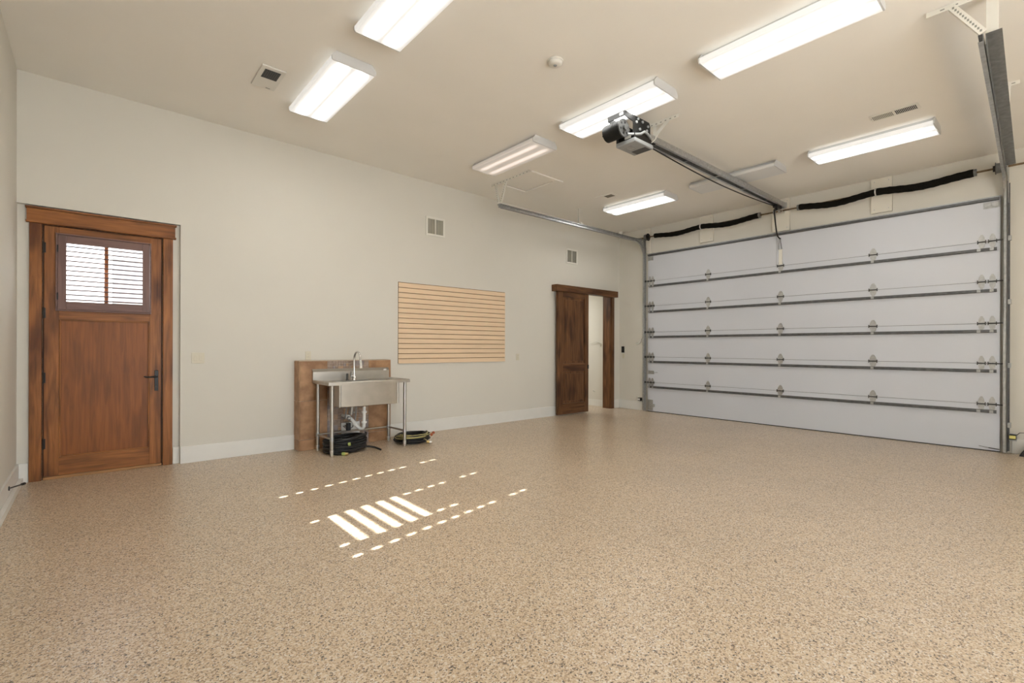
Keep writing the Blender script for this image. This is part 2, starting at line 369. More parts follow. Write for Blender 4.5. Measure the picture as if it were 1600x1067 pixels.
obj('stile', B(.466, SY0, .0275, .568, SY1, 2.488), 'alder_v', d1, .0015)
for a, b in ((.0275, .205), (1.575, 1.700), (2.385, 2.488)):
    obj('rail', B(-.2565, SY0, a, .4655, SY1, b), 'alder_h', d1, .0015)
pn = obj('door_panel', B(-.256, SY0+.012, .206, .465, SY1-.01, 1.574), 'alder_panel', d1)
for a in ((-.2565, .206, -.242, 1.574), (.451, .206, .465, 1.574)):
    obj('panel_moulding', B(a[0], SY0-.001, a[1], a[2], SY0+.014, a[3]), 'alder_v', pn, .004)
for a in ((-.242, .206, .451, .220), (-.242, 1.560, .451, 1.574)):
    obj('panel_moulding', B(a[0], SY0-.001, a[1], a[2], SY0+.014, a[3]), 'alder_h', pn, .004)
pane = obj('pane', B(-.256, SY0+.030, 1.701, .465, SY0+.034, 2.384), 'clear_glass', d1)
obj('muntin', B(.086, SY0+.016, 1.70, .119, SY0+.029, 2.385), 'muntin_wood', d1)
sh = obj('shutter', B(-.282, SY0-.040, 1.655, -.268, SY0-.0005, 2.422).box(.462, SY0-.040, 1.655, .476, SY0-.0005, 2.422)
         .box(-.268, SY0-.040, 1.655, .462, SY0-.0005, 1.669).box(-.268, SY0-.040, 2.408, .462, SY0-.0005, 2.422), 'shutter_h', d1, .003)
sh['label'] = 'purplish brown louvered shutter with its frame'
obj('shutter_stile', B(-.266, SY0-.034, 1.671, -.203, SY0-.006, 2.406), 'shutter_v', sh, .002)
obj('shutter_stile', B(.400, SY0-.034, 1.671, .460, SY0-.006, 2.406), 'shutter_v', sh, .002)
obj('shutter_rail', B(-.2025, SY0-.034, 1.671, .3995, SY0-.006, 1.752), 'shutter_h', sh, .002)
obj('shutter_rail', B(-.2025, SY0-.034, 2.330, .3995, SY0-.006, 2.406), 'shutter_h', sh, .002)
NL = 12
for k in range(NL):
    z = 1.752 + (k+.45)*(2.330-1.752)/NL
    # thin open blades, rising a little towards the outside
    q = MB().prism([(SY0-.040, z-.006), (SY0-.034, z-.0105), (SY0-.006, z-.0045), (SY0, z+.0025), (SY0-.006, z+.0065), (SY0-.034, z+.0005)], 'X', -.2025, .3995)
    obj('louver', q, 'shutter_h', sh)
for z in (1.80, 2.27):
    obj('shutter_hinge', B(-.272, SY0-.044, z-.035, -.262, SY0-.038, z+.035), 'black_metal', sh, .001)
for z in (2.272, 1.632, .997, .350):
    hg = obj('hinge', MB().cyl((-.371, SY0-.006, z-.055), (-.371, SY0-.006, z+.055), .008, 10), 'dark_bronze', d1)
    obj('hinge_leaf', B(-.364, SY0-.003, z-.05, -.352, SY0-.0005, z+.05), 'dark_bronze', hg)
hp = obj('handle_plate', B(.508, SY0-.010, .822, .542, SY0, 1.046), 'black_metal', d1, .003)
obj('lever', MB().cyl((.525, SY0-.01, .976), (.525, SY0-.052, .976), .011, 12).tube([(.532, SY0-.05, .976), (.49, SY0-.052, .978), (.44, SY0-.05, .975), (.412, SY0-.047, .984)], [.010, .009, .008, .006], 10), 'black_metal', hp)
obj('keyhole', MB().cyl((.525, SY0-.010, .86), (.525, SY0-.016, .86), .011, 12), 'dark_bronze', hp)
# what lies outside that window
gr = struct('ground', B(-40, -45, -.30, 50, 50, -.16), 'concrete_out', 'pale paving outside the garage', 'ground')
nb = thing('neighbouring_building', 'pale building outside seen between the shutter louvers', 'building', (-1.5, 14, -.16))
obj('wall', B(-9, 14, -.16, .32, 18, 3.4), 'house_pale', nb); obj('gable', B(.32, 14.6, -.16, 8, 18, 4.3), 'house_pale', nb)
for k in range(9):
    obj('siding_board', B(.30, 14.5, -.16+k*.5, 8, 14.6, -.16+k*.5+.42), 'house_grey', nb)

# ------------------------------------------------------------------ sliding door (door_2) and its trim
t1 = struct('trim_1', B(6.618, 6.372, 2.385, 8.506, YB-.002, 2.510), 'walnut_h', 'dark wooden header box over the sliding door', 'trim', .003)
t2 = thing('trim_2', 'dark wooden jamb and casing at the right of the lobby opening', 'trim', (8.48, YB, 0), kind='structure')
obj('casing', B(8.432, YB-.022, 0, 8.530, YB, 2.384), 'walnut_v', t2, .003)
obj('jamb', B(8.414, YB-.004, 0, 8.431, YB+T, 2.42), 'walnut_v', t2, .002)
t3 = struct('trim_3', B(7.47, YB-.018, 0, 7.568, YB, 2.384).box(7.569, YB-.004, 0, 7.586, YB+T, 2.42), 'trim_paint', 'pale casing at the left of the lobby opening, behind the sliding door', 'trim', .002)
d2 = thing('door_2', 'dark knotty two-panel sliding door under a wooden header', 'door', (7.13, 6.42, 0), kind='structure')
A0, A1 = 6.405, 6.448
obj('stile', B(6.684, A0, .022, 6.829, A1, 2.384), 'walnut_v', d2, .002); obj('stile', B(7.467, A0, .022, 7.578, A1, 2.384), 'walnut_v', d2, .002)
for a, b in ((.022, .232), (.850, 1.003), (2.285, 2.384)): obj('rail', B(6.8295, A0, a, 7.4665, A1, b), 'walnut_h', d2, .002)
for a, b in ((.233, .849), (1.004, 2.284)):
    p = obj('door_panel', B(6.830, A0+.014, a, 7.466, A1-.012, b), 'walnut_v', d2)
    obj('raised_field', B(6.875, A0+.006, a+.045, 7.421, A0+.0138, b-.045), 'walnut_v', p, .005)
lk = obj('latch', B(7.540, A0-.006, .885, 7.580, A0, .965), 'black_metal', d2, .002)
obj('latch_edge', B(7.579, A0+.008, .875, 7.583, A1-.008, .975), 'black_metal', lk)
obj('roller_hanger', B(6.80, A0+.01, 2.385, 6.84, A0+.02, 2.45).box(7.42, A0+.01, 2.385, 7.46, A0+.02, 2.45), 'black_metal', d2)
# things in the lobby
lev = thing('door_lever', 'curved white lever handle on the lobby wall', 'handle', (8.585, 7.1, 1.40))
obj('rose', MB().cyl((8.600, 6.93, 1.385), (8.585, 6.93, 1.385), .035, 18), 'white_plastic', lev)
obj('lever', MB().tube([(8.585, 6.93, 1.385), (8.565, 6.925, 1.40), (8.56, 6.94, 1.435), (8.56, 7.00, 1.457), (8.56, 7.10, 1.435), (8.56, 7.22, 1.405)], .008, 10), 'white_plastic', lev)
ds = thing('door_stop', 'small spring door stop low on the lobby wall', 'door stop', (8.585, 7.10, .33))
obj('spring', MB().tube([(8.598, 7.12, .335), (8.56, 7.10, .34), (8.53, 7.04, .33)], .007, 8), 'galvanised', ds); obj('tip', MB().ball((8.528, 7.035, .33), .012, 10), 'white_plastic', ds)
# door stop on the left wall
ds = thing('door_stop', 'dark spring door stop sticking out of the left baseboard', 'door stop', (XL+BT, 5.95, .10))
obj('spring', MB().tube([(XL+BT, 5.80, .118), (-.46, 5.98, .105)], .006, 8), 'charcoal_metal', ds)
obj('base', MB().cyl((XL+BT, 5.80, .118), (XL+BT+.008, 5.80, .118), .018, 14), 'charcoal_metal', ds)
obj('tip', MB().cyl((-.466, 5.97, .1055), (-.452, 6.0, .104), .011, 12), 'black_rubber', ds)

# ------------------------------------------------------------------ garage door (door_3)
GX = 8.687; GY0, GY1 = .605, 5.755
d3 = thing('door_3', 'white sectional garage door of six panels with steel struts', 'garage door', (GX, 3.18, 0), kind='structure')
JZ = [.012, .600, 1.122, 1.634, 2.170, 2.685, 3.245]
for i in range(6):
    obj('door_section', B(GX, GY0, JZ[i]+(.0025 if i else 0), GX+.043, GY1, JZ[i+1]-.0025), 'door_white', d3)
for z in JZ[1:6]: obj('joint_shade_strip', B(GX+.006, GY0, z-.0019, GX+.04, GY1, z+.0019), 'charcoal_metal', d3)  # dark strips standing in for the shade inside the section joints
obj('bottom_seal', B(GX-.004, GY0, 0, GX+.045, GY1, .0115), 'black_rubber', d3)
def strut_mb(z, y0, y1):
    # hat-shaped rib with lips
    P = [(GX-.0005, z), (GX-.012, z), (GX-.014, z+.008), (GX-.036, z+.008), (GX-.036, z+.034), (GX-.014, z+.034), (GX-.012, z+.042), (GX-.0005, z+.042)]
    return MB().prism(P, 'Y', y0, y1)
for i, z in enumerate((.487, 1.003, 1.512, 2.031, 2.560)):
    s_ = obj('strut', strut_mb(z, GY0+.03, GY1-.03), 'strut_steel', d3)
    for y in (.68, .80, 1.93, 3.20, 4.455, 5.62, 5.70):
        obj('strut_clip', B(GX-.0385, y-.018, z+.004, GX-.0362, y+.018, z+.038), 'galvanised', s_)
obj('top_strut', strut_mb(3.195, GY0+.01, GY1-.01), 'strut_steel', d3)
# hinges: a leaf shape above and below each joint with a pin
def leaf(zc, y, wd, hgt):
    P = [(y-.5*wd, zc-.012), (y-.42*wd, zc-.3*hgt), (y-.15*wd, zc-.5*hgt), (y+.15*wd, zc-.5*hgt), (y+.42*wd, zc-.3*hgt), (y+.5*wd, zc-.012),
         (y+.5*wd, zc+.012), (y+.42*wd, zc+.3*hgt), (y+.15*wd, zc+.5*hgt), (y-.15*wd, zc+.5*hgt), (y-.42*wd, zc+.3*hgt), (y-.5*wd, zc+.012)]
    return MB().prism(P, 'X', GX-.006, GX-.0005)
h0 = None
for z in JZ[1:6]:
    for y in (.675, .775, 1.926, 3.196, 4.455, 5.640, 5.710):
        end = y < 1 or y > 5.5
        wd = .062 if end else .082
        hg = obj('hinge', leaf(z, y, wd, .19), 'hinge_steel', d3)
        obj('hinge_pin', MB().cyl((GX-.014, y-.6*wd, z), (GX-.014, y+.6*wd, z), .008, 8).box(GX-.02, y-.6*wd-.004, z-.022, GX-.001, y-.6*wd+.004, z+.022).box(GX-.02, y+.6*wd-.004, z-.022, GX-.001, y+.6*wd+.004, z+.022), 'charcoal_metal', hg)
    for y0, y1 in ((.548, .64), (5.745, 5.81)):
        obj('roller', MB().cyl((GX-.03, y0, z), (GX-.03, y1, z), .007, 8).cyl((GX-.03, (y0 if y0 < 1 else y1-.018), z), (GX-.03, (y0+.018 if y0 < 1 else y1), z), .021, 14), 'charcoal_metal', d3)
for y0, y1 in ((GY0+.002, GY0+.155), (GY1-.125, GY1-.002)):
    tb = obj('top_fixture', B(GX-.010, y0, 3.105, GX-.0005, y1, 3.185), 'galvanised', d3, .002)
    obj('fixture_slide', B(GX-.022, y0+.01, 3.12, GX-.0105, (y0+y1)/2-.004, 3.17).box(GX-.022, (y0+y1)/2+.004, 3.12, GX-.0105, y1-.01, 3.17), 'galvanised', tb, .002)
obj('bottom_bracket', B(GX-.006, GY0+.002, .045, GX-.0005, GY0+.105, .245), 'door_white', d3, .001)
obj('bottom_bracket', B(GX-.012, GY1-.125, .03, GX-.0005, GY1-.004, .245).box(GX-.02, GY1-.165, .10, GX-.0005, GY1-.126, .16), 'galvanised', d3, .002)
obj('bottom_pin', MB().cyl((GX-.02, GY0+.0, .035), (GX-.02, GY0+.10, .045), .006, 8).cyl((GX-.02, GY0+.10, .045), (GX-.02, GY0+.19, .058), .003, 6), 'charcoal_metal', d3)
obj('slide_lock', B(GX-.010, 5.60, .775, GX-.0005, 5.735, .845).box(GX-.014, 5.52, .805, GX-.002, 5.60, .815), 'galvanised', d3, .002)
ab = obj('arm_bracket', B(GX-.008, 3.170, 2.705, GX-.0005, 3.225, 2.960), 'white_paint_metal', d3, .002)
obj('bracket_strap', MB().bar((GX-.012, 3.175, 2.96), (GX-.045, 3.188, 3.13), .010, .004).bar((GX-.012, 3.222, 2.96), (GX-.045, 3.206, 3.13), .010, .004), 'galv_dark', ab)
obj('panel_seam', B(GX-.0015, 3.262, 2.690, GX-.0002, 3.266, 3.186), 'grey_plastic', d3)

# ------------------------------------------------------------------ mounting boards above the door
for i, (y0, y1, z0, z1) in enumerate(((5.715, 5.815, 3.262, cz(8.7)-.02), (4.372, 4.632, 3.30, cz(8.7)-.01), (3.064, 3.340, 3.265, cz(8.7)-.004), (1.708, 1.958, 3.295, cz(8.7)-.006))):
    b_ = struct('trim_%d' % (4+i), B(XR-.038, y0, z0, XR-.0005, y1, z1), 'board_paint', ['painted board above the left end of the garage door', 'painted spring board left of the opener rail', 'painted board at the door end of the opener rail', 'painted spring board right of the opener rail'][i], 'trim', .002)
    for yy in (y0+.04, y1-.04):
        for zz in (z0+.05, z1-.05): obj('screw_head', MB().cyl((XR-.0385, yy, zz), (XR-.041, yy, zz), .006, 8), 'galvanised', b_)
struct('trim_8', B(XR-.012, .60, 3.249, XR-.0005, 5.76, 3.262), 'galvanised', 'thin steel stop strip along the top of the garage door', 'trim')

# ------------------------------------------------------------------ torsion springs
SX, SZ = 8.60, 3.578
ts = thing('torsion_spring_assembly', 'torsion shaft with sagging black springs above the garage door', 'spring', (SX, 3.18, SZ))
obj('shaft', MB().cyl((SX, .10, SZ), (SX, 5.93, SZ), .0127, 12), 'rust_steel', ts)
def spring(y0, y1, sag, r):
    pts = []; n = 28
    for i in range(n+1):
        t = i/n; pts.append((SX, y0+(y1-y0)*t, SZ-sag*math.sin(PI*t)+.006*math.sin(9*t)))
    return MB().tube(pts, [r+.0025*math.sin(i*1.9) for i in range(n+1)], 14)
for y0, y1, sag, r in ((.845, 1.868, .035, .050), (1.888, 2.885, .045, .047), (3.515, 4.545, .040, .046), (4.565, 5.545, .035, .044)):
    sp_ = obj('spring', spring(y0, y1, sag, r), 'spring_black', ts)
for y in (.828, 2.895, 3.500):
    obj('winding_cone', MB().cyl((SX, y-.012, SZ), (SX, y+.02, SZ), .046, 16), 'galv_dark', ts)
for y in (1.878, 4.555):
    obj('centre_bracket', MB().cyl((SX, y-.008, SZ), (SX, y+.008, SZ), .056, 18).bar((SX, y, SZ), (XR-.039, y, SZ), .012, .05, (0, 1, 0)), 'bright_steel', ts)
for y in (3.265, 3.19):
    obj('shaft_coupler', MB().cyl((SX, y-.022, SZ), (SX, y+.012, SZ), .036 if y > 3.2 else .024, 14), 'galvanised', ts)
obj('bearing_plate', MB().bar((SX-.02, 3.14, SZ), (XR-.039, 3.14, SZ), .05, .006, (0, 1, 0)), 'bright_steel', ts)
for y, s_ in ((5.735, 1), (.605, -1)):
    d_ = obj('cable_drum', MB().cyl((SX, y-.035, SZ), (SX, y+.035, SZ), .062, 20), 'galv_dark', ts)
    obj('drum_flange', MB().cyl((SX, y-s_*.040, SZ), (SX, y-s_*.035, SZ), .075, 20).cyl((SX, y-s_*.062, SZ), (SX, y-s_*.040, SZ), .038, 16), 'black_metal', d_)
    obj('lift_cable', MB().cyl((SX-.02, y+s_*.038, SZ-.06), (GX-.02, y+s_*.030, .06), .0022, 6), 'charcoal_metal', d_)

# ------------------------------------------------------------------ tracks
def track(y, s, label, ynear):
    # s = +1 for the track at the left of the door, -1 for the right one; the C opens towards the door
    t = thing('garage_door_track', label, 'track', (8.64, y, 0), 'door tracks')
    TX, ZH, R = 8.655, 3.505, .36
    def path(z0): return [(TX, y, z0)] + [(TX, y, z0+(ZH-R-z0)*k/4) for k in range(1, 4)] + [(TX-R+R*math.cos(a), y, ZH-R+R*math.sin(a)) for a in [PI/2*k/14 for k in range(15)]]
    C_ = lambda q: [(q*.017, -.028), (q*.017, .028), (-q*.012, .028), (-q*.012, .020), (-q*.010, .020), (-q*.010, .026), (q*.014, .026), (q*.014, -.026), (-q*.010, -.026), (-q*.010, -.020), (-q*.012, -.020), (-q*.012, -.028)]
    obj('vertical_track', MB().sweep(path(.01), C_(s), (0, 1, 0)), 'galvanised', t)
    obj('horizontal_track', MB().sweep([(TX-R, y, ZH), (6.6, (y+ynear)/2, ZH), (4.75, ynear, ZH)], C_(s), (0, 1, 0)), 'galvanised', t)
    # reinforcing angle along the horizontal run, on the outer side
    ya = y+s*.022
    yn = ynear+s*.022; q = MB(); xa, xb = 4.80, 8.42
    for a, b, z0, z1 in ((0, .004, ZH-.03, ZH+.045), (0, .085, ZH+.041, ZH+.045)):
        q.add([(xx, yy+s*o_, zz) for zz in (z0, z1) for xx, yy, o_ in ((xa, yn, a), (xb, ya, a), (xb, ya, b), (xa, yn, b))], [(0,1,2,3),(7,6,5,4),(4,5,1,0),(5,6,2,1),(6,7,3,2),(7,4,0,3)])
    obj('horizontal_angle', q, 'galv_dark', t)
    # wall angle behind the vertical run
    obj('wall_angle', B(8.690, min(ya, ya+s*.05), .02, 8.7345, max(ya, ya+s*.05), 3.40) if s > 0 else B(8.60, ya-.004, .02, XR-.0005, ya, 3.40).box(XR-.004, ya-.020, .02, XR-.0005, ya-.004, 3.4), 'strut_steel' if s < 0 else 'galvanised', t)
    fp = obj('flag_bracket', MB().prism([(8.43, ZH+.045), (XR-.002, ZH+.12), (XR-.002, 3.15), (8.69, 3.15), (8.60, 3.42), (8.43, ZH-.03)], 'Y', ya+s*.006, ya+s*.009), 'galvanised', t)
    for k in range(4): obj('track_bolt', MB().cyl((8.60-.09*k, ya+s*.009, ZH+.01), (8.60-.09*k, ya-s*.012, ZH+.01), .008, 8), 'bright_steel', fp)
    for z in (.35, 1.1, 1.9, 2.7): obj('track_clip', B(8.675, min(y+s*.012, y+s*.055), z-.03, XR-.001, max(y+s*.012, y+s*.055), z+.03), 'galvanised', t, .002)
    # ceiling hangers of punched white angle
    def strip(x, ya_, yb_):
        c = cz(x)-.002
        h = obj('hanger_strip', B(x-.02, ya_, c-.005, x+.02, yb_, c).box(x-.02, ya_, c-.038, x-.016, yb_, c-.005), 'white_paint_metal', t)
        n = int((yb_-ya_)/.075)
        for k in range(n): obj('punched_slot', B(x-.0205, ya_+.03+k*.075, c-.025, x-.0203, ya_+.055+k*.075, c-.016), 'vent_dark', h)
        return h
    def leg(p, q, n=9):
        h = obj('hanger_leg', MB().bar(p, q, .048, .004, (0, 1, 0)).bar((p[0]-.024, p[1]-.02, p[2]), (q[0]-.024, q[1]-.02, q[2]), .004, .044, (0, 1, 0)), 'white_paint_metal', t)
        P = Vector(p); Q = Vector(q)
        for k in range(n):
            c = P.lerp(Q, (k+.7)/(n+.5)); obj('punched_slot', B(c.x-.0268, c.y-.025, c.z-.008, c.x-.0262, c.y-.013, c.z+.008), 'vent_dark', h)
    return t, strip, leg
LT, strip, leg = track(5.815, 1, 'galvanised garage door track along the left side of the door', 5.815)
strip(4.728, 5.09, 5.95)
leg((4.728, 5.62, cz(4.8)-.03), (4.79, 5.820, 3.555)); leg((4.728, 5.87, cz(4.8)-.03), (4.765, 5.845, 3.555))
leg((6.63, 5.845, cz(6.6)-.010), (6.63, 5.845, 3.552)); obj('hanger_foot', B(6.58, 5.80, cz(6.6)-.009, 6.66, 5.89, cz(6.6)-.003), 'white_paint_metal', LT); obj('hanger_clip', B(6.655, 5.82, 3.551, 6.72, 5.87, 3.575), 'white_paint_metal', LT)
RT, strip, leg = track(.563, -1, 'galvanised garage door track at the right edge, with a wide angle beside it', .435)
strip(4.80, .15, .735)
leg((4.80, .61, cz(4.8)-.03), (4.78, .44, 3.545), 12)
obj('hanger_post', B(4.83, .350, 3.555, 4.87, .354, cz(4.9)-.003).box(4.83, .354, 3.555, 4.834, .412, cz(4.9)-.003), 'white_paint_metal', RT)
leg((6.57, .43, cz(6.57)-.03), (6.57, .44, 3.555)); strip(6.57, .33, .47)

# ------------------------------------------------------------------ opener
OY = 3.155
op = thing('garage_door_opener', 'chain drive garage door opener with open black motor and steel rail', 'garage opener', (4.45, OY, cz(4.5)))
RZ0, RZ1 = 3.63, 3.70
rl = obj('rail', B(4.61, OY-.060, RZ0, 8.62, OY-.052, RZ1).box(4.61, OY+.052, RZ0, 8.62, OY+.060, RZ1).box(4.61, OY-.052, RZ1-.006, 8.62, OY+.052, RZ1)
        .box(4.72, OY-.052, RZ0, 8.62, OY-.030, RZ0+.005).box(4.72, OY+.030, RZ0, 8.62, OY+.052, RZ0+.005), 'galvanised', op)
for x in (5.6, 6.4, 7.2, 8.0): obj('rail_spacer', B(x-.02, OY-.052, RZ0+.006, x+.02, OY+.052, RZ0+.03), 'galv_dark', rl)
obj('header_bracket', B(8.6205, OY-.05, 3.640, XR-.04, OY+.05, 3.646).box(8.6205, OY-.07, 3.626, 8.640, OY+.07, 3.71), 'galvanised', op, .002)
def sagpath(y, z0, sag): return [(4.66+(8.36-4.66)*t, y, z0-sag*math.sin(PI*t)) for t in [k/20 for k in range(21)]]
obj('chain', MB().tube(sagpath(OY+.018, 3.615, .065), .008, 6), 'black_metal', op)
obj('chain', MB().tube(sagpath(OY-.02, 3.655, .005), .006, 6), 'black_metal', op)
tr_ = obj('trolley', B(8.33, OY-.035, 3.585, 8.52, OY+.035, 3.629).box(8.36, OY-.02, 3.545, 8.40, OY+.02, 3.585), 'black_metal', op, .003)
obj('door_arm', MB().tube([(8.38, OY+.03, 3.57), (8.46, OY+.045, 3.40), (8.545, OY+.055, 3.23), (8.575, OY+.05, 3.165), (8.61, OY+.038, 3.135), (8.645, OY+.032, 3.130)], .011, 10), 'black_metal', op)
MY = 3.10
ch = obj('chassis', MB().prism([(4.14, 3.757), (4.58, 3.757), (4.60, 3.72), (4.60, 3.50), (4.29, 3.50), (4.29, 3.690), (4.14, 3.703)], 'Y', MY-.075, MY-.065), 'opener_black', op, .002)
obj('chassis_back', MB().prism([(4.14, 3.757), (4.58, 3.757), (4.60, 3.72), (4.60, 3.50), (4.29, 3.50), (4.29, 3.690), (4.14, 3.703)], 'Y', MY+.135, MY+.145), 'opener_black', ch, .002)
obj('chassis_end', B(4.14, MY-.0645, 3.705, 4.15, MY+.1345, 3.757), 'opener_black', ch)
obj('chassis_floor', B(4.30, MY-.0645, 3.565, 4.72, MY+.1345, 3.575), 'opener_black', ch)
obj('warning_label', B(4.1385, MY-.055, 3.722, 4.1398, MY-.01, 3.748), 'white_plastic', ch)
for x, z in ((4.37, 3.735), (4.34, 3.695), (4.45, 3.725), (4.55, 3.705), (4.40, 3.635), (4.53, 3.655)):
    obj('chassis_bolt', MB().cyl((x, MY-.075, z), (x, MY-.087, z), .014, 8), 'grey_plastic', ch)
mo = obj('motor', MB().tube([(4.185, MY-.02, 3.602), (4.185, MY, 3.602), (4.185, MY+.185, 3.602), (4.185, MY+.20, 3.602)], [.078, .088, .088, .065], 24), 'opener_black', op)
obj('motor_band', MB().cyl((4.185, MY+.06, 3.602), (4.185, MY+.065, 3.602), .0895, 24), 'opener_black', mo)
obj('motor_shaft', MB().cyl((4.185, MY+.20, 3.602), (4.185, MY+.245, 3.602), .009, 10).cyl((4.185, MY+.225, 3.602), (4.185, MY+.235, 3.602), .02, 10), 'opener_black', mo)
gd = obj('gear_disc', MB().cyl((4.185, MY-.035, 3.602), (4.185, MY-.021, 3.602), .092, 26), 'opener_grey', op)
obj('hub', MB().cyl((4.185, MY-.060, 3.602), (4.185, MY-.0352, 3.602), .030, 16), 'opener_grey', gd)
for k in range(6):
    a = PI*k/3+.3; obj('disc_hole', MB().cyl((4.185+.06*math.cos(a), MY-.0358, 3.602+.06*math.sin(a)), (4.185+.06*math.cos(a), MY-.0352, 3.602+.06*math.sin(a)), .013, 10), 'opener_black', gd)
obj('sprocket', MB().cyl((4.64, OY-.01, 3.60), (4.64, OY-.01, 3.625), .055, 18), 'galv_dark', op)
bx = obj('control_box', B(4.27, MY-.105, 3.502, 4.58, MY+.11, 3.563), 'black_metal', op, .004)
obj('box_cover', B(4.25, MY-.125, 3.455, 4.585, MY+.122, 3.5015), 'grey_plastic', bx, .010)
obj('cover_emblem', B(4.33, MY-.02, 3.4525, 4.41, MY+.05, 3.4552), 'galvanised', bx)
obj('lamp_recess', B(4.46, MY-.105, 3.4515, 4.565, MY+.07, 3.4552), 'charcoal_metal', bx)
obj('spec_label', B(4.2685, MY-.06, 3.515, 4.2698, MY+.02, 3.545), 'white_plastic', bx)
obj('conduit', MB().tube([(4.23, MY-.045, 3.545), (4.29, MY-.10, 3.545), (4.36, MY-.12, 3.560), (4.42, MY-.122, 3.600), (4.48, MY-.12, 3.595), (4.56, MY-.11, 3.570)], .013, 10), 'grey_plastic', op)
obj('wire', MB().tube([(4.59, MY-.08, 3.535), (4.65, MY-.07, 3.57), (4.73, MY-.06, 3.63), (4.80, MY-.045, 3.71)], .005, 6), 'white_plastic', op)
c = cz(4.81)-.003
hs = obj('hanger_strip', B(4.79, 2.80, c-.005, 4.83, 3.46, c).box(4.79, 2.80, c-.042, 4.794, 3.46, c-.005), 'white_paint_metal', op)
for k in range(11): obj('punched_slot', B(4.7893, 2.83+k*.058, c-.028, 4.7898, 2.850+k*.058, c-.018), 'vent_dark', hs)
for p, q in (((4.81, 2.93, c-.02), (4.81, OY-.045, RZ1)), ((4.805, 3.10, c-.02), (4.805, OY-.05, RZ1-.03)), ((4.81, 3.38, c-.02), (4.81, OY+.05, RZ1))):
    obj('hanger_leg', MB().bar(p, q, .04, .004, (1, 0, 0)), 'white_paint_metal', op)

# ------------------------------------------------------------------ ceiling lights
def ceiling_light(xc, yc, lens, label):
    t = thing('ceiling_light', label, 'ceiling light', (xc, yc, cz(xc)-.001), 'four foot ceiling lights', CR)
    obj('housing', B(-.145, -.600, -.060, .145, .600, 0), 'fixture_white', t, local=True)
    q = MB(); P = [(-.203, -.048), (-.200, -.078), (-.190, -.088), (-.150, -.091), (.150, -.091), (.190, -.088), (.200, -.078), (.203, -.048)]
    n = len(P); vs = [(p[0], -.603, p[1]) for p in P] + [(p[0], .603, p[1]) for p in P]
    q.add(vs, [(i, i+1, i+1+n, i+n) for i in range(n-1)]); q.add([(-.203, -.603, -.048), (.203, -.603, -.048), (.203, .603, -.048), (-.203, .603, -.048)], [(0, 1, 2, 3)])
    obj('lens', q, lens, t, local=True)
    ep = [(-.205, -.050), (-.202, -.080), (-.190, -.090), (.190, -.090), (.202, -.080), (.205, -.050), (.165, 0), (-.165, 0)]
    obj('end_cap', MB().prism(ep, 'Y', -.616, -.6035), 'fixture_white', t, local=True)
    obj('end_cap', MB().prism(ep, 'Y', .6035, .616), 'fixture_white', t, local=True)
    return t
ceiling_light(1.763, 4.815, 'lens_lit', 'bright ceiling light beside the square exhaust grille')
ceiling_light(1.760, 3.110, 'lens_lit', 'bright ceiling light cut off by the top edge, left of the smoke detector')
ceiling_light(4.172, 3.180, 'lens_lit', 'bright ceiling light right behind the opener motor')
ceiling_light(4.165, 1.515, 'lens_lit', 'long bright ceiling light at the top right, above the opener')
ceiling_light(4.170, 4.832, 'lens_dim', 'dim pinkish ceiling light beside the attic hatch')
ceiling_light(7.075, 4.875, 'lens_lit', 'small bright ceiling light farthest back, above the left door corner')
ceiling_light(7.060, 3.215, 'lens_off', 'unlit ceiling light crossed by the opener rail')
ceiling_light(7.072, 1.600, 'lens_lit', 'bright ceiling light under the long air register')

# ------------------------------------------------------------------ other ceiling things
t = thing('exhaust_fan', 'square white ceiling exhaust fan with a dark grille', 'exhaust fan', (1.268, 5.055, cz(1.27)-.001), rot=CR)
obj('cover', B(-.105, -.215, -.014, .105, .215, 0), 'white_plastic', t, .004, True)
obj('grille', B(-.068, -.165, -.0165, .068, .0, -.0142), 'dark_grille', t, 0, True)
for k in range(8): obj('grille_slat', B(-.066+.0175*k, -.163, -.0178, -.061+.0175*k, -.002, -.0166), 'charcoal_metal', t, 0, True)
obj('maker_mark', B(.02, .185, -.0152, .06, .192, -.0141), 'charcoal_metal', t, 0, True)
t = thing('smoke_detector', 'round white smoke detector on the ceiling', 'smoke detector', (3.122, 3.034, cz(3.122)-.001), rot=CR)
obj('base', MB().lathe([(.070, -.012), (.072, -.006), (.072, 0)], (0, 0, 0), 28), 'white_plastic', t, 0, True)
obj('body', MB().lathe([(.020, -.040), (.045, -.040), (.058, -.034), (.064, -.022), (.064, -.0125)], (0, 0, 0), 28), 'white_plastic', t, 0, True)
obj('sensor_cap', MB().lathe([(.006, -.047), (.014, -.046), (.016, -.0405)], (0, 0, 0), 18), 'grey_plastic', t, 0, True)
def register(label, xc, yc, lx, ly, rows, cover, dark_half):
    t = thing('ceiling_register', label, 'air vent', (xc, yc, cz(xc)-.001), rot=CR)
    obj('frame', B(-lx/2, -ly/2, -.008, lx/2, ly/2, 0), cover, t, .003, True)
    return t
t = register('long ceiling air register with dark slots above the garage door light', 6.470, 1.255, .165, .42, 2, 'white_paint_metal', 1)
for half, m_ in ((-1, 'dark_grille'), (1, 'vent_dark')):
    for k in range(13):
        y = (.012+.0138*k)*half
        obj('slot', B(-.055, min(y, y+half*.0095), -.0092, .055, max(y, y+half*.0095), -.0082), m_, t, 0, True)
obj('screw_head', MB().cyl((0, .20, -.008), (0, .20, -.0105), .006, 8), 'galvanised', t, 0, True)
t = register('small ceiling air register with a dark grille near the far lights', 6.470, 5.080, .19, .34, 1, 'ceiling_paint', 0)
obj('grille', B(-.055, -.125, -.0100, .055, .025, -.0082), 'vent_dark', t, 0, True)
